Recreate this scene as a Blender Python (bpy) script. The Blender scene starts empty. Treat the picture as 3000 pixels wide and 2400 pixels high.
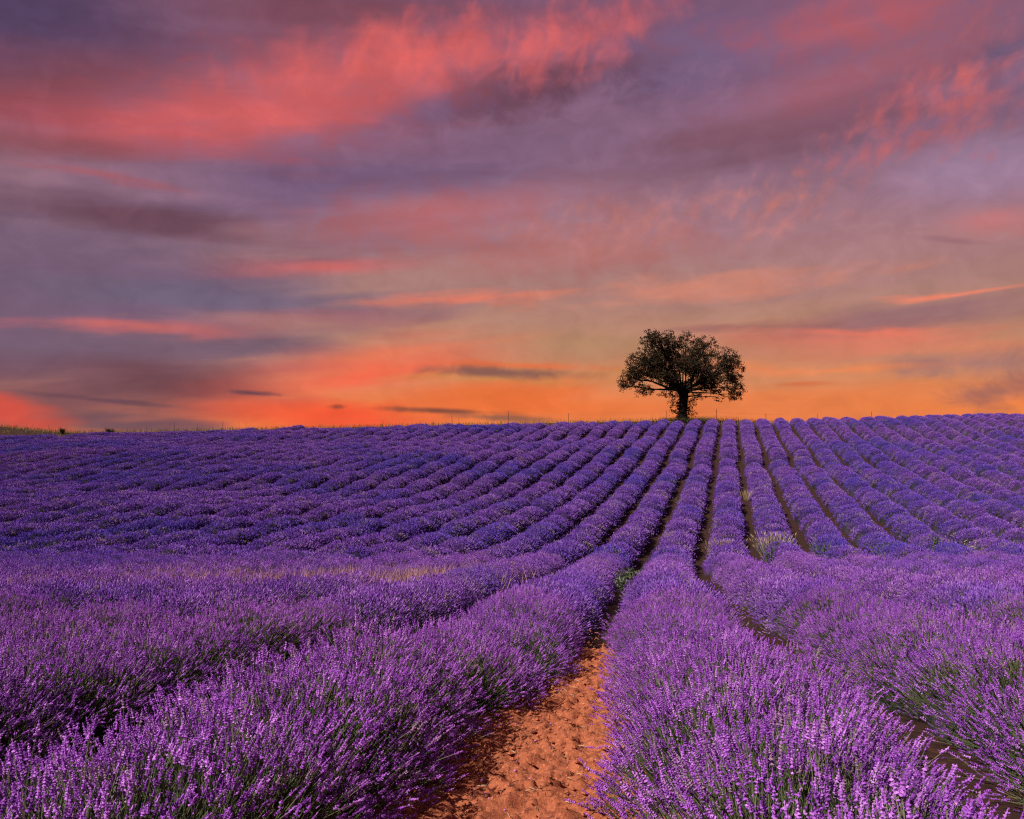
import bpy, math, random
import numpy as np
from mathutils import Vector, Matrix, Euler

random.seed(7)
RNG = np.random.default_rng(7)
SC = bpy.context.scene
COL = SC.collection
R = math.radians

# ------------------------------------------------------------------ camera
CAM_H = 1.1
cam_d = bpy.data.cameras.new('camera')
cam_d.sensor_width = 36.0
cam_d.lens = 31.2
cam_d.shift_y = 200.0 / 3000.0
cam_d.clip_start = 0.05
cam_d.clip_end = 4000.0
cam = bpy.data.objects.new('camera', cam_d)
cam.location = (0, 0, CAM_H)
cam.rotation_euler = (R(90), 0, 0)
COL.objects.link(cam)
SC.camera = cam
SC.view_settings.view_transform = 'Standard'
SC.view_settings.look = 'None'
SC.view_settings.exposure = 0.42
SC.view_settings.gamma = 1.0
SC.view_settings.use_curve_mapping = False
SC.render.engine = 'CYCLES'
SC.cycles.use_denoising = False
SC.cycles.max_bounces = 5
SC.cycles.diffuse_bounces = 3
SC.cycles.transparent_max_bounces = 4
SC.cycles.pixel_filter_type = 'BLACKMAN_HARRIS'
SC.cycles.filter_width = 1.2

# ------------------------------------------------------------------ sun
SUN_AZ, SUN_EL = 60.0, 44.0   # azimuth the light travels towards (from +Y to +X), height of the sun
sl = bpy.data.lights.new('sun', 'SUN')
sl.energy = 5.0
sl.angle = R(0.6)
sl.color = (1.0, 0.93, 0.86)
sun = bpy.data.objects.new('sun', sl)
v = Vector((math.sin(R(SUN_AZ)) * math.cos(R(SUN_EL)), math.cos(R(SUN_AZ)) * math.cos(R(SUN_EL)), -math.sin(R(SUN_EL))))
sun.rotation_euler = v.to_track_quat('-Z', 'Y').to_euler()
sun.location = (-20, -20, 30)
COL.objects.link(sun)


def lin(c):
    o = []
    for x in c:
        x = x / 255.0
        o.append(x / 12.92 if x <= 0.04045 else ((x + 0.055) / 1.055) ** 2.4)
    return (o[0], o[1], o[2], 1.0)


# ------------------------------------------------------------------ sky (world): dusk gradient and sunlit cloud streaks, in azimuth and elevation
world = bpy.data.worlds.new('World')
SC.world = world
world.use_nodes = True
wt = world.node_tree
wt.nodes.clear()
WN = wt.nodes.new


def wl(a, b):
    wt.links.new(a, b)


def wmath(op, a, b=None, c=None, clamp=False):
    n = WN('ShaderNodeMath')
    n.operation = op
    n.use_clamp = clamp
    for i, x in enumerate((a, b, c)):
        if x is None:
            continue
        if isinstance(x, (int, float)):
            n.inputs[i].default_value = x
        else:
            wl(x, n.inputs[i])
    return n.outputs[0]


def wrange(x, a, b, c=0.0, d=1.0, smooth=True):
    n = WN('ShaderNodeMapRange')
    n.interpolation_type = 'SMOOTHSTEP' if smooth else 'LINEAR'
    wl(x, n.inputs[0])
    for i, q in enumerate((a, b, c, d)):
        n.inputs[1 + i].default_value = q
    return n.outputs[0]


def wmix(f, a, b, mode='MIX'):
    n = WN('ShaderNodeMix')
    n.data_type = 'RGBA'
    n.blend_type = mode
    for s, x in ((n.inputs[0], f), (n.inputs[6], a), (n.inputs[7], b)):
        if isinstance(x, (int, float)):
            s.default_value = x
        elif isinstance(x, tuple):
            s.default_value = x
        else:
            wl(x, s)
    return n.outputs[2]


def build_sky():
    tc = WN('ShaderNodeTexCoord')
    sep = WN('ShaderNodeSeparateXYZ')
    wl(tc.outputs['Generated'], sep.inputs[0])
    X, Y, Z = sep.outputs
    az = wmath('MULTIPLY', wmath('ARCTAN2', X, Y), 180 / math.pi)
    hor = wmath('SQRT', wmath('ADD', wmath('MULTIPLY', X, X), wmath('MULTIPLY', Y, Y)))
    el = wmath('MULTIPLY', wmath('ARCTAN2', Z, hor), 180 / math.pi)

    def vec(a, b, c=0.0):
        n = WN('ShaderNodeCombineXYZ')
        for i, q in enumerate((a, b, c)):
            if isinstance(q, (int, float)):
                n.inputs[i].default_value = q
            else:
                wl(q, n.inputs[i])
        return n.outputs[0]

    def noise(vv, scale, detail, rough=0.55, dist=0.0):
        n = WN('ShaderNodeTexNoise')
        n.noise_dimensions = '3D'
        wl(vv, n.inputs['Vector'])
        n.inputs['Scale'].default_value = scale
        n.inputs['Detail'].default_value = detail
        n.inputs['Roughness'].default_value = rough
        n.inputs['Distortion'].default_value = dist
        return n.outputs[0]

    def affine(x, kx, y, ky):
        return wmath('ADD', wmath('MULTIPLY', x, kx), wmath('MULTIPLY', y, ky))

    # streaky noise, slightly tilted; puffy noise; upright ragged noise
    stv = vec(affine(az, 0.085, el, 0.05), affine(el, 0.62, az, -0.05), 3.7)
    n_str = noise(stv, 0.8, 4.0, 0.45, 0.35)
    fine = noise(vec(affine(az, 0.22, el, 0.12), affine(el, 1.1, az, -0.09), 9.1), 1.0, 5.0, 0.52, 0.4)
    flame = noise(vec(affine(az, 0.50, el, -0.22), affine(el, 0.38, az, 0.10), 5.3), 1.0, 6.0, 0.52, 0.5)
    puff = noise(vec(az, wmath('MULTIPLY', el, 1.5), 1.3), 0.42, 7.0, 0.58, 0.6)
    flk = noise(vec(affine(az, 1.0, el, -0.55), affine(el, 0.75, az, 0.22), 8.3), 1.0, 5.0, 0.48, 0.3)
    NZ = {'g': flk, 's': n_str, 'i': fine, 'f': flame, 'p': puff}
    # warped position
    wx = wmath('ADD', az, wmath('MULTIPLY', wmath('SUBTRACT', n_str, 0.5), 5.0))
    wy = wmath('ADD', el, wmath('MULTIPLY', wmath('SUBTRACT', noise(stv, 0.7, 4.0), 0.5), 2.6))
    pos = vec(wx, wy)

    # clear dusk gradient by height
    ramp = WN('ShaderNodeValToRGB')
    cr = ramp.color_ramp
    stops = [(-25, (95, 60, 60)), (0.0, (228, 118, 66)), (4.0, (234, 130, 72)), (6.2, (208, 134, 94)), (9.0, (182, 132, 110)),
             (12, (168, 124, 118)), (16.0, (152, 112, 126)), (20.5, (132, 98, 124)), (28, (122, 86, 112)), (40, (104, 76, 108)), (90, (80, 64, 98))]
    lo, hi = -25.0, 90.0
    while len(cr.elements) > 1:
        cr.elements.remove(cr.elements[-1])
    cr.elements[0].position = 0.0
    cr.elements[0].color = lin(stops[0][1])
    for e, c in stops[1:]:
        q = cr.elements.new((e - lo) / (hi - lo))
        q.color = lin(c)
    cr.interpolation = 'EASE'
    wl(wrange(wmath('ADD', el, wmath('MULTIPLY', wmath('SUBTRACT', fine, 0.5), 1.6)), lo, hi, 0, 1, False), ramp.inputs[0])
    col = ramp.outputs[0]
    # away from the sunset the sky is plain mauve
    back = wrange(wmath('ABSOLUTE', wmath('SUBTRACT', az, 8.0)), 38, 110, 0, 1)
    col = wmix(wmath('MULTIPLY', back, 0.85), col, lin((112, 86, 112)))

    def pt(x, y):
        a = math.atan2(x - 1500, 2600)
        return math.degrees(a), math.degrees(math.atan((1400 - y) / 2600 * math.cos(a)))

    def stroke(col, cx, cy, rx, ry, rot, rgb, k=1.0, inner=0.0, nz='s', amp=0.6, warp=True):
        a0, e0 = pt(cx, cy)
        sc = math.cos(math.radians(a0)) ** 2
        m = WN('ShaderNodeMapping')
        m.vector_type = 'TEXTURE'
        wl(pos if warp else pos_raw, m.inputs[0])
        m.inputs[1].default_value = (a0, e0, 0)
        m.inputs[2].default_value = (0, 0, R(rot))
        m.inputs[3].default_value = (rx / 45.4 * sc, ry / 45.4 * math.sqrt(sc), 1)
        ln = WN('ShaderNodeVectorMath')
        ln.operation = 'LENGTH'
        wl(m.outputs[0], ln.inputs[0])
        dd = wmath('MULTIPLY_ADD', NZ[nz], amp * 2, wmath('SUBTRACT', ln.outputs['Value'], amp))
        return wmix(wrange(dd, 1.0, inner, 0, k), col, lin(rgb))

    pos_raw = vec(az, el)
    S = [
        # broad dusky areas
        (60, 870, 1500, 430, 0, (116, 92, 116), .97, .35, 's', .3),
        (-100, 1180, 900, 200, 0, (118, 78, 86), .8, 0, 's', .5),
        (100, 60, 800, 300, 4, (80, 64, 96), .97, .1, 's', .3),
        (950, 20, 800, 150, 2, (120, 74, 90), .9, 0, 's', .4),
        (150, 270, 750, 150, 10, (118, 66, 78), .85, 0, 's', .5),
        (900, 530, 950, 140, 6, (110, 88, 122), .85, 0, 's', .5),
        (2080, 150, 480, 170, 3, (114, 92, 126), .9, 0, 'p', .7),
        (2850, 520, 480, 150, 3, (156, 126, 156), .85, 0, 's', .5),
        (2300, 360, 800, 130, 9, (122, 84, 98), .9, .1, 's', .6),
        (2650, 240, 600, 110, 10, (132, 88, 110), .7, 0, 'p', .7),
        (1520, 285, 500, 100, 8, (104, 68, 86), .97, .1, 'p', .5),
        (450, 655, 700, 75, -2, (108, 72, 86), .9, .0, 's', .6),
        (1150, 680, 650, 90, 3, (132, 92, 108), .6, 0, 's', .7),
        (650, 870, 800, 70, 1, (112, 100, 124), .8, 0, 's', .7),
        (600, 1010, 900, 80, 2, (120, 95, 110), .85, 0, 's', .6),
        (560, 1130, 560, 110, -3, (114, 72, 78), .95, .0, 's', .5),
        (450, 1238, 520, 36, -2, (106, 80, 92), .85, .1, 's', .6),
        (2500, 720, 850, 190, 0, (178, 128, 134), .75, -.4, 's', .6),
        (1700, 1010, 520, 75, -2, (180, 136, 100), .6, 0, 's', .5),
        # glowing streaks
        (850, 270, 1350, 300, 9, (142, 80, 92), .75, -.3, 's', .4),
        (2450, 220, 850, 200, 12, (148, 92, 110), .6, -.4, 's', .5),
        (500, 372, 980, 120, 6, (190, 86, 90), .98, -.25, 's', .6),
        (760, 350, 520, 80, 7, (218, 98, 96), .95, -.3, 'i', .7),
        (900, 265, 780, 180, 12, (206, 96, 98), 1, -.25, 'p', .6),
        (1230, 160, 660, 135, 9, (230, 103, 98), .97, -.3, 'f', .8),
        (1730, 115, 330, 125, 20, (222, 101, 98), .95, -.35, 'f', .85),
        (150, 430, 560, 70, 3, (140, 80, 88), .7, 0, 's', .6),
        (300, 528, 380, 30, -3, (166, 94, 106), .8, 0, 'i', .7),
        (1280, 330, 350, 60, 9, (120, 92, 124), .6, 0, 'f', .9),
        (2500, 40, 680, 105, 3, (192, 96, 102), .9, -.4, 'p', .9),
        (2760, 300, 560, 170, 20, (202, 101, 99), .82, -.6, 'g', 1.3),
        (2550, 190, 660, 120, 10, (170, 98, 112), .7, -.4, 'p', 1.0),
        (2950, 130, 170, 60, 0, (106, 90, 120), .8, 0, 'p', .8),
        (1300, 625, 680, 120, 5, (190, 104, 106), .85, -.4, 'p', .7),
        (960, 778, 450, 50, 3, (204, 100, 98), .98, -.35, 's', .5),
        (1650, 730, 700, 130, 0, (192, 116, 108), .8, -.4, 'p', .8),
        (1330, 878, 480, 26, 4, (220, 122, 100), .9, 0, 'i', .7),
        (2050, 838, 700, 40, 2, (210, 132, 110), .75, 0, 'i', .8),
        (400, 966, 560, 34, 2, (212, 106, 98), .98, -.4, 'i', .5),
        (800, 945, 620, 50, 4, (172, 106, 110), .6, 0, 's', .7),
        (1900, 650, 420, 110, 5, (200, 124, 114), .6, -.6, 'g', 1.2),
        (2310, 600, 190, 100, 10, (206, 124, 110), .65, -.5, 'g', 1.2),
        (2880, 660, 220, 50, 0, (204, 120, 120), .7, 0, 'p', .8),
        # low orange glow
        (2050, 1190, 1200, 95, 0, (230, 126, 74), .75, 0, 's', .6),
        (1480, 1180, 620, 90, 0, (236, 112, 56), .85, 0, 's', .5),
        (1080, 1085, 640, 140, 11, (240, 102, 74), 1, -.15, 's', .4),
        (1000, 1225, 520, 75, -4, (242, 90, 56), .98, .1, 's', .5),
        (1500, 1110, 420, 40, 0, (196, 138, 74), .7, 0, 'i', .6),
        (0, 1205, 280, 60, -12, (208, 82, 68), .98, .15, 'i', .5),
        (2480, 1005, 850, 80, -5, (222, 116, 96), .9, -.4, 's', .6),
        (2720, 925, 620, 60, 3, (150, 108, 114), .85, .1, 's', .6),
        (2120, 968, 300, 26, 0, (148, 102, 98), .85, .1, 's', .6),
        (2780, 872, 320, 18, 2, (238, 132, 106), .95, 0, 'i', .5),
        (2860, 1065, 380, 70, -4, (162, 118, 114), .8, 0, 'p', .8),
        (2930, 1150, 220, 60, 10, (160, 102, 92), .85, .1, 'p', .7),
        (2350, 1075, 620, 20, -3, (240, 134, 84), .8, -.3, 'i', .7),
        (2250, 1130, 700, 22, 0, (206, 126, 84), .6, -.3, 'i', .7),
        (2500, 985, 560, 18, -5, (236, 122, 98), .8, -.3, 'i', .7),
        (2700, 1035, 500, 20, -2, (184, 128, 106), .7, -.3, 'i', .7),
        (1250, 1030, 420, 24, 9, (226, 122, 88), .7, -.3, 'i', .7),
        # small dark clouds low down
        (1520, 1072, 340, 18, -2, (226, 112, 70), .9, 0, 'p', .7),
        (1480, 1092, 340, 24, -2, (138, 92, 84), .95, .1, 'p', .5),
        (740, 1152, 115, 10, -3, (108, 70, 78), .95, -.1, 'p', .8),
        (1290, 1204, 260, 14, -2, (128, 76, 62), .95, .1, 'p', .55),
        (1470, 1224, 260, 16, -3, (146, 94, 74), .9, .1, 'p', .55),
        (985, 1192, 40, 10, 0, (150, 72, 58), .85, -.2, 'p', .8),
        (300, 1172, 330, 12, -4, (108, 74, 84), .8, .1, 'i', .6),
        (2790, 705, 160, 14, -12, (150, 106, 116), .7, 0, 'i', .5),
        (2350, 1125, 120, 12, 0, (206, 104, 66), .7, 0, 'i', .6),
    ]
    small_from = len(S) - 9
    for i, s in enumerate(S):
        col = stroke(col, *s, warp=(i < small_from))
    # overall cloud texture
    t1 = wrange(n_str, 0.3, 0.7, 0.95, 1.05, False)
    t2 = wrange(puff, 0.3, 0.7, 0.93, 1.07, False)
    high = wrange(el, 6.0, 16.0, 0.0, 1.0)
    t3 = wmath('ADD', 1.0, wmath('MULTIPLY', high, wmath('MULTIPLY', wmath('SUBTRACT', puff, 0.5), 0.22)))
    t4 = wmath('ADD', 1.0, wmath('MULTIPLY', wmath('SUBTRACT', fine, 0.5), 0.10))
    t1 = wmath('MULTIPLY', wmath('MULTIPLY', t1, t3), t4)
    g = WN('ShaderNodeVectorMath')
    g.operation = 'SCALE'
    wl(col, g.inputs[0])
    wl(wmath('MULTIPLY', t1, t2), g.inputs['Scale'])
    bg = WN('ShaderNodeBackground')
    wl(g.outputs[0], bg.inputs[0])
    bg.inputs[1].default_value = 0.755
    out = WN('ShaderNodeOutputWorld')
    wl(bg.outputs[0], out.inputs[0])


build_sky()
world.cycles.sampling_method = 'MANUAL'
world.cycles.sample_map_resolution = 512


# ------------------------------------------------------------------ helpers
def tag(o, label=None, cat=None, group=None, kind=None):
    if label:
        o['label'] = label
    if cat:
        o['category'] = cat
    if group:
        o['group'] = group
    if kind:
        o['kind'] = kind
    return o


def mesh_obj(name, verts, faces, mats, parent=None, mat_idx=None, smooth=False):
    me = bpy.data.meshes.new(name)
    me.from_pydata([tuple(map(float, p)) for p in verts], [], [tuple(map(int, f)) for f in faces])
    for m in (mats if isinstance(mats, (list, tuple)) else [mats]):
        me.materials.append(m)
    if mat_idx is not None:
        me.polygons.foreach_set('material_index', np.asarray(mat_idx, dtype=np.int32))
    if smooth:
        me.polygons.foreach_set('use_smooth', np.ones(len(me.polygons), dtype=bool))
    me.update()
    o = bpy.data.objects.new(name, me)
    COL.objects.link(o)
    if parent is not None:
        o.parent = parent
    return o


def empty(name, loc=(0, 0, 0)):
    o = bpy.data.objects.new(name, None)
    o.empty_display_size = 0.2
    o.location = loc
    COL.objects.link(o)
    return o


def _hash(ix, iy, seed):
    h = (ix.astype(np.int64) * 374761393 + iy.astype(np.int64) * 668265263 + seed * 982451653) & 0x7fffffff
    h = ((h ^ (h >> 13)) * 1274126177) & 0x7fffffff
    return ((h ^ (h >> 16)) & 0xffff) / 65535.0


def vnoise(x, y, seed=0):
    """smooth value noise in 0..1"""
    x = np.asarray(x, float)
    y = np.asarray(y, float)
    ix, iy = np.floor(x), np.floor(y)
    fx, fy = x - ix, y - iy
    fx = fx * fx * (3 - 2 * fx)
    fy = fy * fy * (3 - 2 * fy)
    a = _hash(ix, iy, seed)
    b = _hash(ix + 1, iy, seed)
    c = _hash(ix, iy + 1, seed)
    d = _hash(ix + 1, iy + 1, seed)
    return (a * (1 - fx) + b * fx) * (1 - fy) + (c * (1 - fx) + d * fx) * fy


def fbm(x, y, seed=0, octs=4):
    s, k, t = 0.0, 1.0, 0.0
    for i in range(octs):
        s = s + k * vnoise(np.asarray(x) * 2 ** i, np.asarray(y) * 2 ** i, seed + i)
        t += k
        k *= 0.5
    return s / t


def sstep(a, b, x):
    t = np.clip((np.asarray(x, float) - a) / (b - a), 0, 1)
    return t * t * (3 - 2 * t)


# ------------------------------------------------------------------ terrain
_D = np.array([-30, 0, 14, 18, 22, 24, 26, 28, 31, 35, 42, 49, 57, 65, 75, 85, 92, 97, 103, 110, 130, 200, 500, 1500])
_G = np.array([2.2, 0, -1.04, -1.29, -1.48, -1.55, -1.72, -1.80, -1.66, -1.35, -.72, -.02, 1.0, 2.1, 3.5, 4.95, 5.85, 6.3, 6.5, 6.45, 5.6, -1.0, -25, -90])
_dd = np.arange(-30, 1500, 0.25)
_gg = np.interp(_dd, _D, _G)
_k = np.exp(-0.5 * (np.arange(-12, 13) * 0.25 / 0.9) ** 2)
_k /= _k.sum()
_gp = np.convolve(np.pad(_gg, 12, mode='edge'), _k, mode='valid')


def gz(x, d):
    x = np.asarray(x, float)
    d = np.asarray(d, float)
    z = np.interp(d, _dd, _gp)
    far = sstep(24, 95, d)
    z = z + 1.15 * np.clip(x / 56.0, -1.6, 1.05) * far
    z = z + 0.80 * sstep(97.5, 103.0, d) * (1 - 0.8 * sstep(22, 34, x))
    z = z + 1.35 * np.exp(-((x + 63) / 7.0) ** 2 - ((d - 108) / 9.0) ** 2)
    z = z + (fbm(x / 17.0 + 3.1, d / 10.0, 11, 3) - 0.5) * 1.1 * sstep(29, 50, d) * (1 - 0.75 * sstep(80, 96, d))
    return z


def path_open(d):
    """how far the two rows beside the path stand back, left and right"""
    f = float(1 - sstep(4.2, 6.6, d))
    n = float(1 - .55 * sstep(8.5, 10.5, d)) * float(1 - sstep(15, 22, d))
    return (-0.13 * f + .15 * (1 - f)) * n, (0.05 * f - 0.17 * (1 - f)) * n


def gap_x(k, d):
    """x of the furrow k at depth d; rows bend a little to the right beyond the dip"""
    d = np.asarray(d, float)
    b = 24.5
    t = (d - b)
    soft = 0.5 * (t + np.sqrt(t * t + 16.0))
    return -0.457 + 1.8 * k + 0.149 * d + 0.097 * soft


# ------------------------------------------------------------------ materials
def new_mat(name):
    m = bpy.data.materials.new(name)
    m.use_nodes = True
    nt = m.node_tree
    b = nt.nodes['Principled BSDF']
    b.inputs['Roughness'].default_value = 0.85
    b.inputs['Specular IOR Level'].default_value = 0.15
    return m, nt, b


def nnoise(nt, vec_out, scale, detail=3.0, rough=0.55):
    n = nt.nodes.new('ShaderNodeTexNoise')
    n.inputs['Scale'].default_value = scale
    n.inputs['Detail'].default_value = detail
    n.inputs['Roughness'].default_value = rough
    if vec_out is not None:
        nt.links.new(vec_out, n.inputs['Vector'])
    return n.outputs[0]


def nrange(nt, x, a, b, c=0.0, d=1.0):
    n = nt.nodes.new('ShaderNodeMapRange')
    n.interpolation_type = 'SMOOTHSTEP'
    nt.links.new(x, n.inputs[0])
    for i, q in enumerate((a, b, c, d)):
        n.inputs[1 + i].default_value = q
    return n.outputs[0]


def nmix(nt, f, a, b):
    n = nt.nodes.new('ShaderNodeMix')
    n.data_type = 'RGBA'
    for s, x in ((n.inputs[0], f), (n.inputs[6], a), (n.inputs[7], b)):
        if isinstance(x, (int, float)):
            s.default_value = x
        elif isinstance(x, tuple):
            s.default_value = x if len(x) == 4 else (*x, 1.0)
        else:
            nt.links.new(x, s)
    return n.outputs[2]


def nmath(nt, op, a, b=None):
    n = nt.nodes.new('ShaderNodeMath')
    n.operation = op
    for i, x in enumerate((a, b)):
        if x is None:
            continue
        if isinstance(x, (int, float)):
            n.inputs[i].default_value = x
        else:
            nt.links.new(x, n.inputs[i])
    return n.outputs[0]


def add_translucent(nt, b, col, fac):
    """thin petals and leaves let some light through"""
    tr = nt.nodes.new('ShaderNodeBsdfTranslucent')
    if isinstance(col, tuple):
        tr.inputs[0].default_value = col if len(col) == 4 else (*col, 1)
    else:
        nt.links.new(col, tr.inputs[0])
    mx = nt.nodes.new('ShaderNodeMixShader')
    mx.inputs[0].default_value = fac
    nt.links.new(b.outputs[0], mx.inputs[1])
    nt.links.new(tr.outputs[0], mx.inputs[2])
    nt.links.new(mx.outputs[0], nt.nodes['Material Output'].inputs[0])


def flower_mat(name, deep, mid, light, alt, alt_amt, straw_amt, fine, trans=0.28):
    m, nt, b = new_mat(name)
    geo = nt.nodes.new('ShaderNodeNewGeometry')
    P = geo.outputs['Position']
    oi = nt.nodes.new('ShaderNodeObjectInfo')
    rnd = oi.outputs['Random']
    f = nnoise(nt, P, fine, 2.0)
    c = nmix(nt, nrange(nt, nmath(nt, 'ADD', nmath(nt, 'MULTIPLY', f, 0.7), nmath(nt, 'MULTIPLY', rnd, 0.3)), 0.30, 0.50), deep, mid)
    c = nmix(nt, nrange(nt, nmath(nt, 'ADD', nmath(nt, 'MULTIPLY', f, 0.55), nmath(nt, 'MULTIPLY', rnd, 0.45)), 0.52, 0.80), c, light)
    patch = nnoise(nt, P, 0.11, 3.0)
    c = nmix(nt, nrange(nt, patch, 0.40, 0.72, 0.0, alt_amt), c, alt)
    patch2 = nnoise(nt, P, 0.47, 3.0)
    c = nmix(nt, nrange(nt, patch2, 0.62, 0.76, 0.0, straw_amt), c, (.34, .22, .20, 1))
    c = nmix(nt, nrange(nt, rnd, 0.93, 0.95, 0.0, 0.8), c, (.30, .20, .22, 1))
    nt.links.new(c, b.inputs['Base Color'])
    add_translucent(nt, b, c, trans)
    return m


M_FLOWER_NEAR = flower_mat('lavender_flower', (.15, .030, .25, 1), (.43, .115, .60, 1), (.72, .32, .84, 1), (.18, .06, .48, 1), .6, .5, 55.0)
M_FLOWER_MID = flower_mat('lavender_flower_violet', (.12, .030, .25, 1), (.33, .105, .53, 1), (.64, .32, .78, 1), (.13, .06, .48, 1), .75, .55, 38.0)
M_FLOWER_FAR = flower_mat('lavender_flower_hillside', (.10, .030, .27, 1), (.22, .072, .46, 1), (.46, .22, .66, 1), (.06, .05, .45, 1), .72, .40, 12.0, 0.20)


def simple_mat(name, c1, c2, scale, trans=0.0, rough=0.85):
    m, nt, b = new_mat(name)
    geo = nt.nodes.new('ShaderNodeNewGeometry')
    oi = nt.nodes.new('ShaderNodeObjectInfo')
    f = nmath(nt, 'ADD', nmath(nt, 'MULTIPLY', nnoise(nt, geo.outputs['Position'], scale, 3.0), 0.75), nmath(nt, 'MULTIPLY', oi.outputs['Random'], 0.25))
    c = nmix(nt, nrange(nt, f, 0.32, 0.68), (*c1, 1), (*c2, 1))
    nt.links.new(c, b.inputs['Base Color'])
    b.inputs['Roughness'].default_value = rough
    if trans:
        add_translucent(nt, b, c, trans)
    return m


M_STEM = simple_mat('lavender_stem', (.060, .085, .030), (.19, .19, .10), 5.0, 0.15)
M_LEAF = simple_mat('lavender_leaf', (.030, .038, .022), (.075, .085, .050), 7.0)
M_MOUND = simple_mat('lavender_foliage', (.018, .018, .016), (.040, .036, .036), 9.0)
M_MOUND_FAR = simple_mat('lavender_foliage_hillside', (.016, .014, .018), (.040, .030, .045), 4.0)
M_STRAW = simple_mat('dry_straw', (.34, .24, .13), (.58, .44, .28), 6.0, 0.25)
M_PINKSTRAW = simple_mat('faded_grass', (.36, .17, .20), (.60, .36, .31), 2.5, 0.25)
M_WEED = simple_mat('green_weed', (.055, .085, .022), (.13, .16, .05), 8.0, 0.25)
M_WEEDGREY = simple_mat('grey_green_weed', (.075, .095, .075), (.17, .19, .14), 8.0, 0.2)
M_VERGE = simple_mat('verge_grass', (.10, .085, .028), (.24, .18, .065), 1.2, 0.2)
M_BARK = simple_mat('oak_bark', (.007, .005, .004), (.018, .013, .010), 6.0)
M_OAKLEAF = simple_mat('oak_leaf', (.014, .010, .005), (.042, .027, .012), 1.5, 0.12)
M_POST = simple_mat('weathered_wood', (.05, .04, .035), (.10, .08, .065), 9.0)
M_WIRE = simple_mat('fence_wire', (.10, .09, .085), (.16, .15, .14), 9.0)
M_SHRUB = simple_mat('dark_shrub', (.020, .024, .012), (.05, .05, .025), 3.0, 0.15)


def soil_mat(name, dark, midc, light, scale):
    m, nt, b = new_mat(name)
    geo = nt.nodes.new('ShaderNodeNewGeometry')
    P = geo.outputs['Position']
    a = nnoise(nt, P, scale, 6.0, 0.65)
    c = nmix(nt, nrange(nt, a, 0.30, 0.52), (*dark, 1), (*midc, 1))
    c = nmix(nt, nrange(nt, nnoise(nt, P, scale * 3.1, 5.0, 0.6), 0.50, 0.72), c, (*light, 1))
    nt.links.new(c, b.inputs['Base Color'])
    b.inputs['Roughness'].default_value = 0.95
    bp = nt.nodes.new('ShaderNodeBump')
    bp.inputs['Strength'].default_value = 0.7
    bp.inputs['Distance'].default_value = 0.012
    nt.links.new(nnoise(nt, P, scale * 5, 6.0, 0.7), bp.inputs['Height'])
    nt.links.new(bp.outputs[0], b.inputs['Normal'])
    return m


M_PATH = soil_mat('red_soil_path', (.11, .028, .017), (.36, .102, .046), (.54, .19, .095), 30.0)
M_GROUND_SHADED = soil_mat('field_soil_shaded', (.016, .008, .007), (.034, .014, .010), (.07, .028, .017), 5.0)  # same soil as the path, with the furrows' shade put into a darker colour

# ------------------------------------------------------------------ ground
ys = np.concatenate([np.arange(-12, 30, 0.75), np.arange(30, 112, 1.5), np.geomspace(113, 1400, 26)])
xs = np.concatenate([-np.geomspace(1400, 92, 16), np.arange(-90, 91, 1.5), np.geomspace(92, 1400, 16)])
GX, GY = np.meshgrid(xs, ys)
GZ = gz(GX, GY)
nx = len(xs)
fv = [(j * nx + i, j * nx + i + 1, (j + 1) * nx + i + 1, (j + 1) * nx + i) for j in range(len(ys) - 1) for i in range(nx - 1)]
g = mesh_obj('ground', np.stack([GX.ravel(), GY.ravel(), GZ.ravel()], 1), fv, M_GROUND_SHADED, smooth=True)
tag(g, kind='structure')

# red soil path in the furrow beside the camera
pw = np.linspace(-0.62, 0.62, 84)
pl = np.concatenate([np.arange(0.2, 8, 0.012), np.arange(8, 8.8, 0.035)])
PW, PL = np.meshgrid(pw, pl)
PX = gap_x(0, PL) + PW * 1.15 - 0.10
clod = fbm(PX / 0.060, PL / 0.042, 31, 3)
pit = np.clip(0.48 - fbm(PX / 0.040, PL / 0.022, 81, 3), 0, 1)
big = fbm(PX / 0.35, PL / 0.22, 41, 3)
ridge = np.abs(fbm(PX / 0.16, PL / 0.07, 51, 3) - 0.5) * 2
PZ = gz(PX, PL) + 0.06 + 0.085 * (clod - 0.5) + 0.085 * (big - 0.5) + 0.035 * ridge - 0.21 * pit + 0.10 * (np.abs(PW) / 0.62) ** 2.5
nw = len(pw)
pf = [(j * nw + i, j * nw + i + 1, (j + 1) * nw + i + 1, (j + 1) * nw + i) for j in range(len(pl) - 1) for i in range(nw - 1)]
path = mesh_obj('path', np.stack([PX.ravel(), PL.ravel(), PZ.ravel()], 1), pf, M_PATH, smooth=True)
tag(path, kind='structure')


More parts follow.
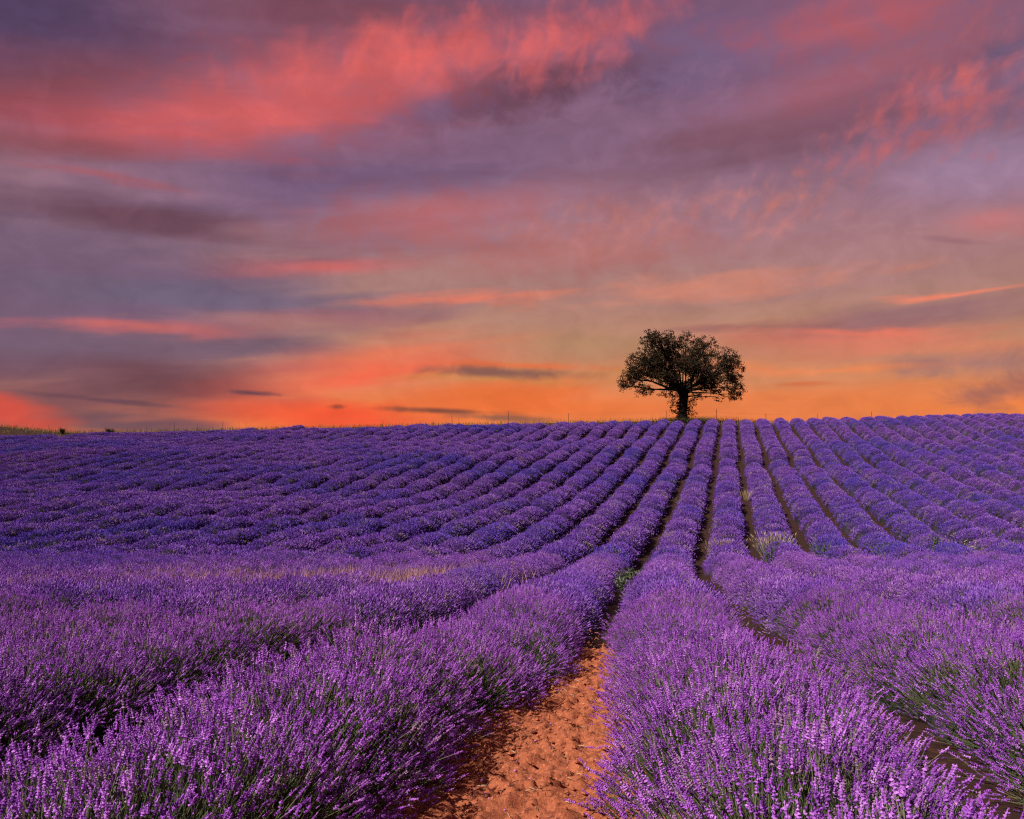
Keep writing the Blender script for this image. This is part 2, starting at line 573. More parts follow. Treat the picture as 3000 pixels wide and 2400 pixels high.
# loose clods and dry bits lying on the path
def scatter_bits(name, mats, n, seed):
    r = random.Random(seed)
    V, F, MI = [], [], []
    for i in range(n):
        d_ = 0.8 + 9 * r.random() ** 1.2
        w_ = r.uniform(-.6, .6)
        x_ = float(gap_x(0, d_)) + w_ * 1.1 - .1
        j = int(np.argmin(np.abs(pl - d_)))
        q = int(np.argmin(np.abs(pw * 1.15 - .10 - (x_ - float(gap_x(0, d_))))))
        z_ = float(PZ[j, q])
        c = Vector((x_, d_, z_))
        o = len(V)
        if r.random() < .90:
            s_ = .003 + .017 * r.random() ** 4
            hue = 3 if (r.random() < .16 and s_ < .008) else 0
            for a in ((1, 0, 0), (0, 1, 0), (-1, 0, 0), (0, -1, 0), (0, 0, .75), (0, 0, -.6)):
                V.append(c + Vector((a[0] * s_ * r.uniform(.6, 1.4), a[1] * s_ * r.uniform(.6, 1.4), a[2] * s_ * r.uniform(.7, 1.3) + s_ * .2)))
            for k in range(4):
                F.append((o + k, o + (k + 1) % 4, o + 4))
                F.append((o + (k + 1) % 4, o + k, o + 5))
                MI += [hue, hue]
        else:
            a = r.random() * 6.28
            l_, w2 = r.uniform(.010, .035), r.uniform(.0007, .0013)
            dx, dy = math.cos(a), math.sin(a)
            V += [c + Vector((-dx * l_ - dy * w2, -dy * l_ + dx * w2, .008)), c + Vector((-dx * l_ + dy * w2, -dy * l_ - dx * w2, .008)),
                  c + Vector((dx * l_ + dy * w2, dy * l_ - dx * w2, .014)), c + Vector((dx * l_ - dy * w2, dy * l_ + dx * w2, .014)), c + Vector((0, 0, .014))]
            F += [(o, o + 1, o + 4), (o + 1, o + 2, o + 4), (o + 2, o + 3, o + 4), (o + 3, o, o + 4)]
            MI += [r.choice((1, 2))] * 4
    ob = mesh_obj(name, V, F, mats, None, MI)
    tag(ob, 'loose clods and dry plant bits lying on the red soil path', None, None, 'stuff')


scatter_bits('soil_crumbs', [M_PATH, M_SHRUB, M_STRAW, M_FLOWER_NEAR], 7000, 17)

# ------------------------------------------------------------------ lavender pieces (each flower head modelled, then scattered on the bushes)
class MB:
    def __init__(s):
        s.v, s.f, s.m = [], [], []

    def add(s, verts, faces, mat=0):
        o = len(s.v)
        s.v.extend(verts)
        s.f.extend([tuple(i + o for i in f) for f in faces])
        s.m.extend([mat] * len(faces))

    def tube(s, pts, radii, n=3, mat=0, cap=False):
        o = len(s.v)
        for i, p in enumerate(pts):
            t = (pts[min(i + 1, len(pts) - 1)] - pts[max(i - 1, 0)]).normalized()
            a = t.cross(Vector((0.31, 0.95, 0.1)))
            if a.length < 1e-4:
                a = t.cross(Vector((1, 0, 0)))
            a.normalize()
            b = t.cross(a)
            for k in range(n):
                q = 2 * math.pi * k / n
                s.v.append(p + (a * math.cos(q) + b * math.sin(q)) * radii[i])
        for i in range(len(pts) - 1):
            for k in range(n):
                s.f.append((o + i * n + k, o + i * n + (k + 1) % n, o + (i + 1) * n + (k + 1) % n, o + (i + 1) * n + k))
                s.m.append(mat)

    def spindle(s, c, axis, r, h, n=4, mat=0, jit=0.0, rnd=random):
        a = axis.cross(Vector((0.3, 0.9, 0.2))).normalized()
        b = axis.cross(a)
        vs = [c - axis * h * 0.5, c + axis * h * 0.5]
        ph = rnd.random() * 6
        for k in range(n):
            q = 2 * math.pi * k / n + ph
            rr = r * (1 + jit * (rnd.random() - 0.5) * 2)
            vs.append(c + (a * math.cos(q) + b * math.sin(q)) * rr + axis * h * jit * (rnd.random() - 0.5) * 0.8)
        fs = []
        for k in range(n):
            fs.append((0, 2 + (k + 1) % n, 2 + k))
            fs.append((1, 2 + k, 2 + (k + 1) % n))
        s.add(vs, fs, mat)

    def blade(s, p0, p1, w, mat=0, rnd=random, bend=0.0):
        d = (p1 - p0)
        a = d.cross(Vector((rnd.random() - .5, rnd.random() - .5, rnd.random() - .5)))
        if a.length < 1e-6:
            a = d.cross(Vector((1, 0, 0)))
        a = a.normalized() * w * 0.5
        mid = p0 + d * 0.55 + Vector((rnd.random() - .5, rnd.random() - .5, 0)) * bend
        s.add([p0 - a * 0.7, p0 + a * 0.7, mid - a, mid + a, p1], [(0, 1, 3, 2), (2, 3, 4)], mat)

    def object(s, name, mats, link=True, parent=None):
        me = bpy.data.meshes.new(name)
        me.from_pydata([tuple(p) for p in s.v], [], s.f)
        for m in mats:
            me.materials.append(m)
        me.polygons.foreach_set('material_index', np.asarray(s.m, dtype=np.int32))
        me.update()
        o = bpy.data.objects.new(name, me)
        if link:
            COL.objects.link(o)
        if parent is not None:
            o.parent = parent
        return o


def rvec(rnd, s=1.0):
    return Vector((rnd.gauss(0, s), rnd.gauss(0, s), rnd.gauss(0, s)))


def tuft_near(seed):
    rnd = random.Random(seed)
    mb = MB()
    for i in range(6):
        base = Vector((rnd.uniform(-.045, .045), rnd.uniform(-.045, .045), -0.03))
        d = (Vector((0, 0, 1)) + Vector((rnd.gauss(0, .16), rnd.gauss(0, .16), 0))).normalized()
        L = rnd.uniform(.20, .33)
        bend = Vector((rnd.gauss(0, .035), rnd.gauss(0, .035), 0))
        pts = [base + d * L * t + bend * (t * t) for t in (0, .35, .7, 1.0)]
        mb.tube(pts, [.0016, .0015, .0013, .0011], 3, 0)
        ax = (pts[-1] - pts[-2]).normalized()
        nwh = rnd.choice((3, 4, 5, 5, 6))
        z = 0.0
        if rnd.random() < .6:                         # the separate whorl below the head
            mb.spindle(pts[-1] - ax * .014, ax, .0048, .0075, 5, 1, .35, rnd)
        for w in range(nwh):
            t = w / max(1, nwh - 1)
            r = (.0055 - .0028 * t) * rnd.uniform(.8, 1.25)
            mb.spindle(pts[-1] + ax * z, ax, r, .0095, 5, 1, .45, rnd)
            if rnd.random() < .8:
                mb.spindle(pts[-1] + ax * (z + .003) + rvec(rnd, r * .5), (ax + rvec(rnd, .4)).normalized(), r * .45, .008, 3, 1, .3, rnd)
            if rnd.random() < .75:                    # open florets standing out
                q = rnd.random() * 6.28
                a = ax.cross(Vector((.3, .9, .2))).normalized()
                b = ax.cross(a)
                o = (a * math.cos(q) + b * math.sin(q))
                c = pts[-1] + ax * (z + .002) + o * r * .9
                mb.blade(c, c + (o + ax * .6).normalized() * .006, .0045, 1, rnd)
            z += .0074 * rnd.uniform(.85, 1.15)
    for i in range(7):                                # narrow grey green leaves
        base = Vector((rnd.uniform(-.05, .05), rnd.uniform(-.05, .05), -.02))
        d = (Vector((0, 0, 1)) + Vector((rnd.gauss(0, .45), rnd.gauss(0, .45), 0))).normalized()
        mb.blade(base, base + d * rnd.uniform(.06, .15), .005, 2, rnd, .02)
    return mb.object('lavender_tuft', [M_STEM, M_FLOWER_NEAR, M_LEAF], link=False)


def tuft_mid(seed):
    rnd = random.Random(seed)
    mb = MB()
    for i in range(13):
        base = Vector((rnd.uniform(-.075, .075), rnd.uniform(-.075, .075), -.03))
        d = (Vector((0, 0, 1)) + Vector((rnd.gauss(0, .17), rnd.gauss(0, .17), 0))).normalized()
        L = rnd.uniform(.20, .33)
        tip = base + d * L
        mb.blade(base, tip, .0035, 0, rnd, .01)
        hl = rnd.uniform(.035, .062)
        mb.spindle(tip + d * hl * .4, d, .0070 * rnd.uniform(.8, 1.25), hl, 4, 1, .25, rnd)
        if rnd.random() < .5:
            mb.spindle(tip - d * .012, d, .006, .010, 3, 1, .2, rnd)
    for i in range(4):
        base = Vector((rnd.uniform(-.08, .08), rnd.uniform(-.08, .08), -.02))
        d = (Vector((0, 0, 1)) + Vector((rnd.gauss(0, .4), rnd.gauss(0, .4), 0))).normalized()
        mb.blade(base, base + d * rnd.uniform(.08, .18), .008, 2, rnd, .02)
    return mb.object('lavender_tuft', [M_STEM, M_FLOWER_MID, M_LEAF], link=False)


def tuft_far(seed):
    rnd = random.Random(seed)
    mb = MB()
    for i in range(34):
        base = Vector((rnd.gauss(0, .11), rnd.gauss(0, .11), -.02))
        d = (Vector((0, 0, 1)) + Vector((base.x * 1.4 + rnd.gauss(0, .25), base.y * 1.4 + rnd.gauss(0, .25), 0))).normalized()
        L = rnd.uniform(.05, .155)
        mb.spindle(base + d * L, d, .013 * rnd.uniform(.8, 1.3), rnd.uniform(.06, .10), 3, 1, .2, rnd)
    for i in range(5):
        base = Vector((rnd.gauss(0, .1), rnd.gauss(0, .1), -.02))
        d = (Vector((0, 0, 1)) + Vector((rnd.gauss(0, .3), rnd.gauss(0, .3), 0))).normalized()
        mb.blade(base, base + d * rnd.uniform(.12, .2), .014, 0, rnd, .02)
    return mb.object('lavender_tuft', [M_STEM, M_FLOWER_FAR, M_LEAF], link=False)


PROTO = {
    'near': [tuft_near(100 + i) for i in range(6)],
    'mid': [tuft_mid(200 + i) for i in range(6)],
    'far': [tuft_far(300 + i) for i in range(6)],
}


def scatter_tree(name, protos, density, up, jitter, smin, smax, zmin):
    ng = bpy.data.node_groups.new(name, 'GeometryNodeTree')
    ng.interface.new_socket('Geometry', in_out='INPUT', socket_type='NodeSocketGeometry')
    ng.interface.new_socket('Geometry', in_out='OUTPUT', socket_type='NodeSocketGeometry')
    N = ng.nodes.new
    L = ng.links.new
    gi, go = N('NodeGroupInput'), N('NodeGroupOutput')
    dist = N('GeometryNodeDistributePointsOnFaces')
    dist.distribute_method = 'RANDOM'
    L(gi.outputs[0], dist.inputs['Mesh'])
    dist.inputs['Density'].default_value = density
    nrm = N('GeometryNodeInputNormal')
    sp = N('ShaderNodeSeparateXYZ')
    L(nrm.outputs[0], sp.inputs[0])
    cmp_ = N('FunctionNodeCompare')
    cmp_.data_type = 'FLOAT'
    cmp_.operation = 'GREATER_THAN'
    L(sp.outputs['Z'], cmp_.inputs[0])
    cmp_.inputs[1].default_value = zmin
    L(cmp_.outputs[0], dist.inputs['Selection'])
    rv = N('FunctionNodeRandomValue')
    rv.data_type = 'FLOAT_VECTOR'
    rv.inputs[0].default_value = (-jitter, -jitter, up - jitter * .5)
    rv.inputs[1].default_value = (jitter, jitter, up + jitter * .5)
    ad = N('ShaderNodeVectorMath')
    ad.operation = 'ADD'
    L(dist.outputs['Normal'], ad.inputs[0])
    L(rv.outputs[0], ad.inputs[1])
    spin = N('FunctionNodeRandomValue')
    spin.data_type = 'FLOAT_VECTOR'
    spin.inputs[0].default_value = (0, 0, 0)
    spin.inputs[1].default_value = (0, 0, 6.283)
    spin.inputs['Seed'].default_value = 5
    e2r = N('FunctionNodeEulerToRotation')
    L(spin.outputs[0], e2r.inputs[0])
    al = N('FunctionNodeAlignRotationToVector')
    al.axis = 'Z'
    L(e2r.outputs[0], al.inputs['Rotation'])
    L(ad.outputs[0], al.inputs['Vector'])
    sc = N('FunctionNodeRandomValue')
    sc.data_type = 'FLOAT'
    sc.inputs[2].default_value = smin
    sc.inputs[3].default_value = smax
    sc.inputs['Seed'].default_value = 9
    jn = N('GeometryNodeJoinGeometry')
    for p in protos:
        oi = N('GeometryNodeObjectInfo')
        oi.inputs[0].default_value = p
        oi.inputs['As Instance'].default_value = False
        g2i = N('GeometryNodeGeometryToInstance')
        L(oi.outputs['Geometry'], g2i.inputs[0])
        L(g2i.outputs[0], jn.inputs[0])
    iop = N('GeometryNodeInstanceOnPoints')
    L(dist.outputs['Points'], iop.inputs['Points'])
    L(jn.outputs[0], iop.inputs['Instance'])
    iop.inputs['Pick Instance'].default_value = True
    L(al.outputs[0], iop.inputs['Rotation'])
    L(sc.outputs[1], iop.inputs['Scale'])
    L(iop.outputs[0], go.inputs[0])
    return ng


NG = {
    'near': scatter_tree('near_flowers', PROTO['near'], 440, 0.55, 0.42, .66, 1.10, 0.16),
    'mid': scatter_tree('mid_flowers', PROTO['mid'], 210, 0.52, 0.40, .70, 1.12, 0.16),
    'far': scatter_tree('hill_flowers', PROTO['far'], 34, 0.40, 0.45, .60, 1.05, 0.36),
}


def bush_mesh(cx, cy, tx, ty, L, w, h, seed, nu, nv, lump):
    """a rounded bush: superellipse dome, half length L along (tx, ty)"""
    u = np.linspace(-1, 1, nu)
    u = np.sign(u) * np.abs(u) ** 0.75
    th = np.linspace(-0.10, math.pi + 0.10, nv)
    U, T = np.meshgrid(u, th, indexing='ij')
    f = np.clip(1 - np.abs(U) ** 4.0, 0, 1) ** 0.5
    f = 0.25 + 0.75 * f
    n = 1 + lump * (fbm(U * L / .35 + seed * 3.3, T * 1.3 + seed * 1.7, 61, 2) - .5)
    lat = -np.cos(T) * w * f * n
    hz = np.sin(T)
    hz = np.sign(hz) * np.abs(hz) ** 0.85 * h * (0.18 + 0.82 * np.clip(1 - np.abs(U) ** 3.2, 0, 1) ** 0.6) * n
    px, py = ty, -tx
    X = cx + tx * U * L + px * lat
    Y = cy + ty * U * L + py * lat
    Z = gz(cx + tx * U * L + px * lat * .6, cy + ty * U * L + py * lat * .6) + hz - .02
    return X, Y, Z


FACES = {}


def grid_faces(nu, nv):
    k = (nu, nv)
    if k not in FACES:
        fs = [(i * nv + j, i * nv + j + 1, (i + 1) * nv + j + 1, (i + 1) * nv + j) for i in range(nu - 1) for j in range(nv - 1)]
        c0 = tuple(range(nv))
        c1 = tuple((nu - 1) * nv + j for j in reversed(range(nv)))
        FACES[k] = fs + [c0, c1]
    return FACES[k]


def ordinal(n):
    w = ['first', 'second', 'third', 'fourth', 'fifth', 'sixth', 'seventh', 'eighth', 'ninth', 'tenth', 'eleventh', 'twelfth', 'thirteenth',
         'fourteenth', 'fifteenth', 'sixteenth', 'seventeenth', 'eighteenth', 'nineteenth', 'twentieth']
    if n <= 20:
        return w[n - 1]
    if n < 30:
        return 'twenty-' + w[n - 21]
    return 'thirtieth' if n == 30 else 'thirty-' + w[n - 31]


def row_label(k):
    if k == 0:
        return 'broad purple lavender row along the right edge of the red soil path'
    if k == -1:
        return 'broad purple lavender row along the left edge of the red soil path'
    if k > 0:
        return '%s purple lavender row to the right of the red soil path' % ordinal(k + 1)
    if k >= -28:
        return '%s purple lavender row to the left of the red soil path' % ordinal(-k)
    return 'blue violet lavender row merging with its neighbours at far left of the hillside'


nb = 0
for k in range(-52, 26):
    rr = random.Random(1000 + k)
    end = 97.0 + rr.uniform(-1.3, 1.6) - 3.5 * float(sstep(-42, -50, gap_x(k, 97)))
    d = 0.55 + rr.random() * .4
    segs = []
    while d < end:
        near = d < 25.5
        cx = float(gap_x(k, d)) + 0.9
        half = 0.577 * d + (3.0 if near else 6.0)
        left = sstep(0, -20, cx - 0.17 * d)           # towards the left slope the bushes merge
        if near:
            L = rr.uniform(.55, .85)
        else:
            L = rr.choice((rr.uniform(.9, 1.5), rr.uniform(1.6, 2.9))) * (1 + .8 * float(left))
        if abs(cx) < half and d + L < end:
            segs.append((d + L, L))
        d += 2 * L * (0.80 if near else 0.90 - 0.12 * float(left))
    if not segs:
        continue
    y0 = segs[0][0]
    x0 = float(gap_x(k, y0)) + .9
    root = empty('lavender_row', (x0, y0, float(gz(x0, y0))))
    tag(root, row_label(k), 'lavender row', 'lavender rows running up the field')
    for (dc, L) in segs:
        nb += 1
        wob = (float(vnoise(dc / 3.1, k * 7.7, 71)) - .5) * .16
        if k == -1:
            wob += path_open(dc)[0]
        elif k == 0:
            wob += path_open(dc)[1]
        elif k == 1:
            wob -= .14 * float(1 - sstep(9, 20, dc)) + .08 * float(1 - sstep(5.5, 8.5, dc))
        elif k == -2:
            wob -= .30 * float(1 - sstep(6, 12, dc))
        elif k == -3:
            wob -= .20 * float(1 - sstep(7, 13, dc))
        cx = float(gap_x(k, dc)) + .9 + wob
        sl_ = float(gap_x(k, dc + .2) - gap_x(k, dc - .2)) / .4
        n_ = math.hypot(sl_, 1)
        tx, ty = sl_ / n_, 1 / n_
        lod = 'near' if dc < 9.5 else ('mid' if dc < 25.5 else 'far')
        hv = rr.uniform(.88, 1.14)
        if lod == 'far':
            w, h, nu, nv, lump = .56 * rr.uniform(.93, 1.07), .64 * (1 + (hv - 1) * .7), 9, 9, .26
        else:
            w, h, nu, nv, lump = .39 * rr.uniform(.88, 1.12), .34 * hv, 9, 11, .55
        if k == 0 and dc < 12:
            w *= 1.08
        X, Y, Z = bush_mesh(cx, dc, tx, ty, L, w, h, nb * .37, nu, nv, lump)
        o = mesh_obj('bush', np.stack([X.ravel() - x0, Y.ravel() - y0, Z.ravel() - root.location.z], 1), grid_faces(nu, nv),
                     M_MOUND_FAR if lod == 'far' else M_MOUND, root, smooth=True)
        fl = bpy.data.objects.new('flowers', o.data)
        COL.objects.link(fl)
        fl.parent = o
        fl['kind'] = 'stuff'
        md = fl.modifiers.new('flowers', 'NODES')
        md.node_group = NG[lod]
print('bushes', nb)


# ------------------------------------------------------------------ oak on the crest
def at(px, py, d):
    return Vector(((px - 1500) / 2600 * d, d, CAM_H + (1400 - py) / 2600 * d))


TD = 101.0
tb = at(2001, 1240, TD)
tb.z = float(gz(tb.x, TD)) - .05
oak = empty('oak_tree', tb)
tag(oak, 'lone dark spreading oak standing on the crest against the orange sky', 'tree')
K = 0.00808


def tz(zx, zy, dep=0.0):
    """point of the oak from its front silhouette, metres from the base"""
    return Vector(((zx - 1075) * K, dep, (1490 - zy) * K))


lobes = [(740, 380, 240, 170, 1.0), (560, 330, 150, 110, .45), (1150, 260, 190, 75, .5), (1390, 430, 220, 160, .9), (560, 640, 270, 190, 1.1),
         (330, 880, 160, 130, 1.1), (800, 620, 210, 190, 1.1), (1060, 560, 220, 160, .9), (1310, 640, 220, 150, 1.0), (1800, 720, 150, 200, 1.1),
         (1620, 560, 170, 110, .6), (770, 890, 210, 100, 1.1), (1330, 930, 230, 110, 1.2), (1560, 760, 160, 110, .7), (1850, 1000, 110, 150, .7),
         (980, 780, 130, 120, .7), (500, 1060, 150, 90, .7), (1500, 1060, 160, 60, .7), (1740, 900, 160, 120, .7), (950, 400, 150, 130, .8),
         (240, 990, 90, 80, .8), (1560, 1170, 90, 50, .2), (1810, 1130, 100, 80, .6), (880, 1090, 140, 70, .5), (1260, 1120, 110, 80, .5), (1090, 700, 200, 140, .9), (1220, 800, 190, 110, .9), (860, 760, 150, 110, .9), (1450, 900, 170, 110, .9),
         (1020, 930, 160, 90, .9), (1150, 1000, 150, 80, .6), (900, 1000, 130, 60, .6), (1640, 700, 130, 120, .8), (640, 800, 170, 90, .7), (420, 760, 130, 120, .9)]
rnd = random.Random(44)
# trunk
mb = MB()
tp = [tz(1075, 1500), tz(1070, 1420), tz(1070, 1330), tz(1080, 1220), tz(1085, 1120), tz(1080, 1040)]
mb.tube([p + Vector((rnd.gauss(0, .03), rnd.gauss(0, .03), 0)) for p in tp], [.70, .52, .46, .47, .54, .42], 12, 0)
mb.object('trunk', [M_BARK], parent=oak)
fork = tz(1082, 1090)
clusters = []
twigs = MB()
for i, (lx, ly, rx, ry, dens) in enumerate(lobes):
    dep = rnd.uniform(-2.6, 2.6) * (1 - abs(lx - 1075) / 1500)
    c = tz(lx, ly, dep)
    f0 = fork + Vector((rnd.gauss(0, .15), rnd.gauss(0, .15), rnd.uniform(-.5, .4)))
    mid = f0.lerp(c, .5) + Vector((0, 0, .35 if ly > 700 else -.2)) + rvec(rnd, .22)
    limb = MB()
    r0 = (.15 if dens > .6 else .09) * rnd.uniform(.75, 1.2)
    pts = []
    for t in np.linspace(0, 1, 7):
        p = f0 * (1 - t) ** 2 + mid * (2 * t * (1 - t)) + c * t * t
        pts.append(p + rvec(rnd, .07) * (1 if 0 < t < 1 else 0))
    limb.tube(pts, [r0 * (1 - .8 * t) for t in np.linspace(0, 1, 7)], 6, 0)
    limb.object('limb', [M_BARK], parent=oak)
    vol = rx * ry
    ncl = int(vol / 24000 * 72 * dens) + 4
    ax, az_, ay = rx * K, ry * K, min(rx, ry) * K * 1.25
    for j in range(ncl):
        q = rvec(rnd).normalized() * (rnd.random() ** .38)
        p = c + Vector((q.x * ax * 1.08, q.y * ay, q.z * az_ * 1.08))
        clusters.append((p, dens))
        if rnd.random() < .55:
            s0 = pts[rnd.choice((4, 5, 6))]
            m_ = s0.lerp(p, .5) + rvec(rnd, .12)
            twigs.tube([s0, m_, p], [.035, .022, .010], 3, 0)
# sprouting shoots round the trunk
for j in range(46):
    zy = rnd.uniform(1120, 1400)
    sd = rnd.choice((-1, 1))
    p = tz(1075 + sd * rnd.uniform(40, 190) * (1 if zy > 1180 else .8), zy, rnd.uniform(-.8, .8))
    clusters.append((p, .35))
    twigs.tube([tz(1075, zy + 25), p], [.02, .008], 3, 0)
for j in range(60):
    a = rnd.random() * 6.28
    clusters.append((tz(1075, rnd.uniform(1150, 1440)) + Vector((math.cos(a) * .58, math.sin(a) * .58, 0)), .4))
twigs.object('twigs', [M_BARK], parent=oak)['kind'] = 'stuff'
lv, lf = [], []
for (p, dens) in clusters:
    n = int(rnd.uniform(14, 30) * (0.6 + .4 * dens))
    sg = rnd.uniform(.10, .21)
    for q in range(n):
        c = p + Vector((rnd.gauss(0, sg), rnd.gauss(0, sg), rnd.gauss(0, sg * .8)))
        a = rvec(rnd).normalized()
        b = a.cross(rvec(rnd)).normalized()
        s1, s2 = rnd.uniform(.06, .11), rnd.uniform(.04, .065)
        o = len(lv)
        lv += [c - a * s1, c + b * s2 + a * s1 * .1, c + a * s1, c - b * s2 + a * s1 * .1]
        lf.append((o, o + 1, o + 2, o + 3))
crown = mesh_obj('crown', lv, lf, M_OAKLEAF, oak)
print('oak leaves', len(lf))


# ------------------------------------------------------------------ weeds and tufts among the rows
def plant(name, label, cat, x, y, w, h, n, mats, seed, blade_w=.012, lean=.35, leafy=0.0, group=None, heads=None):
    rnd = random.Random(seed)
    mb = MB()
    for i in range(n):
        a = rnd.random() * 6.283
        r = w * .5 * rnd.random() ** .7
        b0 = Vector((math.cos(a) * r * .45, math.sin(a) * r * .45, 0))
        hh = h * rnd.uniform(.5, 1.0)
        tip = Vector((math.cos(a) * r * (1 + lean) + rnd.gauss(0, w * .06), math.sin(a) * r * (1 + lean) + rnd.gauss(0, w * .06), hh))
        mb.blade(b0, tip, blade_w * rnd.uniform(.7, 1.3), rnd.randrange(len(mats)), rnd, w * .08)
        if heads and rnd.random() < .6:
            dd = (tip - b0).normalized()
            mb.spindle(tip, dd, blade_w * .9, h * .14, 3, 0, .2, rnd)
        for q in range(int(leafy)):
            t = rnd.uniform(.25, 1)
            p = b0.lerp(tip, t)
            mb.blade(p, p + rvec(rnd, .05) + Vector((0, 0, .02)), .03, rnd.randrange(len(mats)), rnd, .01)
    o = mb.object(name, mats)
    o.location = (x, y, float(gz(x, y)) - .02)
    if cat:
        tag(o, label, cat, group)
    return o


def px_at(px, d):
    return (px - 1500) / 2600 * d


plant('straw_tuft', 'tall pale straw grass clump between lavender rows right of the path', 'grass tuft', px_at(2265, 29.3), 29.3, .95, 1.05, 300, [M_STRAW, M_WEED, M_WEEDGREY], 1, .013, .6, 0, None, True)
plant('straw_tuft', 'low pale straw grass tuft at a row end left of the tall straw clump', 'grass tuft', px_at(2125, 29.0), 29.0, 1.0, .85, 260, [M_STRAW, M_WEEDGREY], 2, .012, .5, 0, None, True)
plant('green_weed', 'bright green leafy weed growing at the foot of the tall straw clump', 'weed', px_at(2262, 27.2), 27.2, .5, .95, 60, [M_WEED], 3, .02, .4, 4)
plant('green_weed', 'upright yellow green weed standing alone among lavender at right edge of hill foot', 'weed', px_at(2742, 29.5), 29.5, .35, 1.05, 60, [M_WEED], 4, .02, .2, 5)
plant('grey_weed', 'low grey green bushy weed at hill foot right of the tall straw clump', 'weed', px_at(2425, 28.6), 28.6, .8, .85, 110, [M_WEEDGREY, M_WEED], 5, .016, .4, 5)
plant('grey_weed', 'wispy grey weed at hill foot furthest to the right', 'weed', px_at(2822, 28.6), 28.6, .7, .9, 110, [M_WEEDGREY, M_STRAW], 6, .014, .4, 3)
plant('grey_weed', 'grey green weed filling a furrow right of the straw tufts', 'weed', px_at(2600, 28.8), 28.8, .6, .85, 90, [M_WEEDGREY, M_WEED], 16, .014, .4, 4)
for i, (px, d, lab) in enumerate([(1795, 43, 'left one of two green weed patches in dark furrows below the oak'),
                                  (1905, 43, 'right one of two green weed patches in dark furrows below the oak'),
                                  (2010, 44, 'small grey green weed in the furrow right of the two green weed patches')]):
    plant('green_weed', lab, 'weed', px_at(px, d), d, .8, .5, 130, [M_WEED, M_WEEDGREY], 30 + i, .02, .4, 4)
plant('straw_tuft', 'small cream dry tuft on a row half way up the slope, left of a pair', 'grass tuft', px_at(2182, 46), 46, .9, .72, 120, [M_STRAW], 41, .016, .4)
plant('straw_tuft', 'narrow cream dry tuft on a row half way up the slope, right of a pair', 'grass tuft', px_at(2236, 46), 46, .5, .95, 120, [M_STRAW], 42, .016, .3)
plant('green_weed', 'grey green weed on lavender half way up the slope right of the cream tufts', 'weed', px_at(2345, 46), 46, .9, .85, 120, [M_WEEDGREY, M_WEED], 43, .016, .4, 4)
plant('dark_weed', 'dark green weed closing the upper end of the red soil path', 'weed', px_at(1851, 17.6), 17.6, .55, .62, 220, [M_WEEDGREY, M_WEED, M_SHRUB], 51, .010, .5, 3)
plant('brown_weed', 'dark brown weed poking up at far left where the hillside begins', 'weed', px_at(150, 29.3), 29.3, .45, .9, 80, [M_SHRUB, M_WEED], 52, .016, .3, 4)
plant('brown_weed', 'dull green weed at the hill foot left of centre', 'weed', px_at(1018, 29.5), 29.5, .7, .85, 90, [M_WEEDGREY, M_SHRUB], 53, .016, .4, 4)


# faded dry grass showing through the lavender on the left
def grass_patch(name, label, items, mats, seed, bw):
    rnd = random.Random(seed)
    mb = MB()
    for (px, d, w, dl, n, h0, h1) in items:
        cx = px_at(px, d)
        for i in range(n):
            x = cx + rnd.gauss(0, w)
            y = d + rnd.gauss(0, dl)
            b0 = Vector((x, y, float(gz(x, y)) + .1))
            tip = b0 + Vector((rnd.gauss(0, .19), rnd.gauss(0, .19), rnd.uniform(h0, h1)))
            mb.blade(b0, tip, bw * rnd.uniform(.7, 1.4), rnd.randrange(len(mats)), rnd, .05)
    o = mb.object(name, mats)
    tag(o, label, None, None, 'stuff')
    return o


grass_patch('dry_grass', 'faded pinkish dry grass among the lavender left of the path',
            [(820, 15.2, .8, .6, 1000, .36, .62), (1060, 15.8, .6, .6, 1300, .36, .64), (1270, 16.8, .55, .7, 1000, .36, .62), (1420, 19.0, .4, .9, 350, .36, .60),
             (560, 16.0, .7, .7, 500, .36, .60), (330, 14.6, .7, .7, 500, .36, .60), (120, 13.4, .5, .6, 300, .36, .58), (480, 18.8, .6, .8, 300, .36, .58)],
            [M_PINKSTRAW], 61, .010)

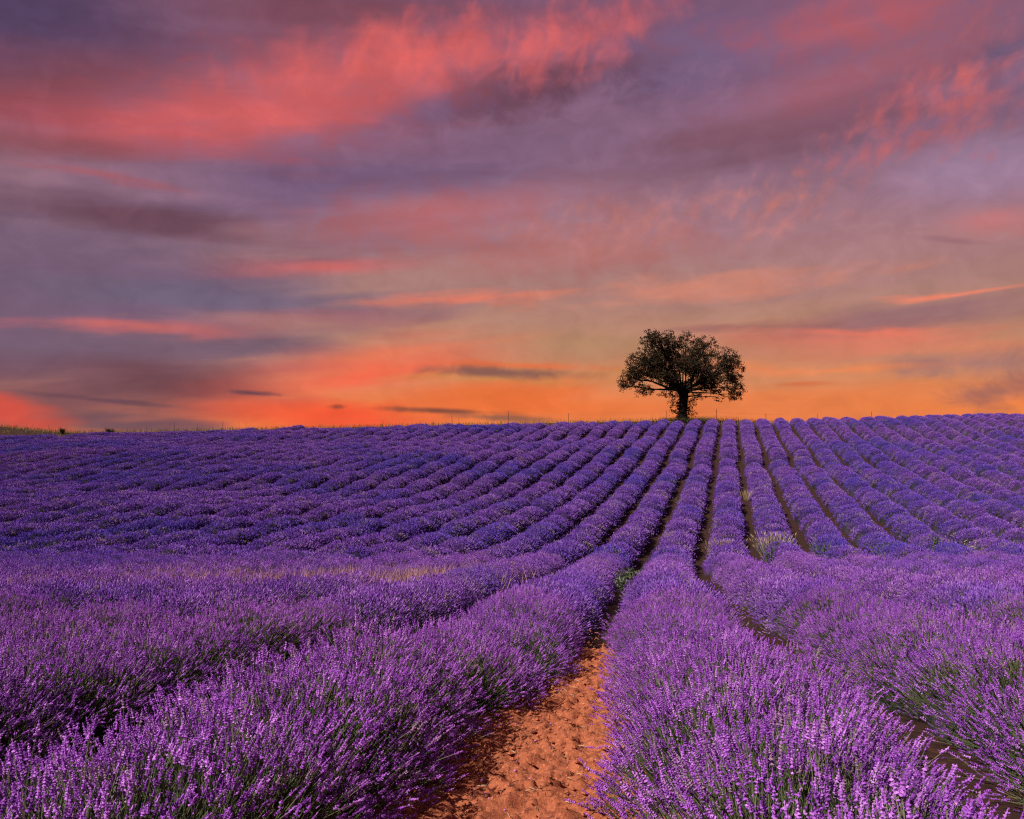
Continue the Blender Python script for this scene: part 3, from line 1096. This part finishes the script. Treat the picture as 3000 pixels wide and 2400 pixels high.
# dry verge along the crest
rnd = random.Random(71)
mb = MB()
for i in range(22000):
    x = rnd.uniform(-72, 66)
    y = rnd.uniform(98.6 - (5 * float(sstep(-50, -58, x))), 112) if rnd.random() < .8 else rnd.uniform(105, 122)
    zb = float(gz(x, y)) - .03
    tall = .85 if rnd.random() < .025 else .0
    h = rnd.uniform(.22, .55) + tall * rnd.random()
    mb.blade(Vector((x, y, zb)), Vector((x + rnd.gauss(0, .10), y + rnd.gauss(0, .1), zb + h)), .030 if not tall else .018, 0, rnd, .06)
verge = mb.object('verge_grass', [M_VERGE])
tag(verge, 'dry yellowish grass strip along the crest above the lavender', None, None, 'stuff')

# dark low growth under the oak
plant('dark_shrub', 'low dark undergrowth around the foot of the oak trunk', 'shrub', tb.x + .5, TD - .8, 5.2, .75, 420, [M_SHRUB, M_VERGE], 81, .05, .3, 3)
plant('dark_shrub', 'small dark shrub on the crest towards the left end of the hill', 'shrub', px_at(322, 100), 100, .8, .95, 120, [M_SHRUB], 82, .05, .4, 4)
plant('dark_shrub', 'tiny rounded dark shrub at far left of the crest beside the grassy bank', 'shrub', px_at(183, 101), 101, .5, .8, 90, [M_SHRUB], 83, .05, .4, 4)

# fence on the crest
FD = 105.0
posts_px = [510, 652, 1325, 1490, 1665, 1952, 2100, 2245, 2394, 2553]
fr = empty('wire_fence', (px_at(2100, FD), FD, float(gz(px_at(2100, FD), FD))))
tag(fr, 'thin wire fence on slender posts along the crest behind the lavender', 'fence')
rnd = random.Random(91)
tops = []
for px in posts_px:
    x = px_at(px, FD)
    zb = float(gz(x, FD))
    h = rnd.uniform(1.15, 1.45) + (.45 if abs(px - 1490) < 5 else 0)
    m = MB()
    lx, ly = rnd.gauss(0, .03), rnd.gauss(0, .03)
    pts = [Vector((0, 0, -.2)), Vector((lx * .5, ly * .5, h * .5)), Vector((lx, ly, h))]
    m.tube(pts, [.028, .026, .024], 6, 0)
    m.add([pts[2] + Vector((math.cos(q) * .024, math.sin(q) * .024, 0)) for q in np.linspace(0, 5.236, 6)], [(0, 1, 2, 3, 4, 5)], 0)
    o = m.object('post', [M_POST], parent=fr)
    o.location = Vector((x, FD, zb)) - fr.location
    tops.append(Vector((x, FD, zb)) - fr.location)
for hh in (.62, 1.12):
    m = MB()
    for a, b in zip(tops[:-1], tops[1:]):
        pa, pb = a + Vector((0, 0.05, hh)), b + Vector((0, 0.05, hh))
        m.tube([pa, pa.lerp(pb, .5) - Vector((0, 0, .05)), pb], [.005] * 3, 3, 0)
    m.object('wire', [M_WIRE], parent=fr)
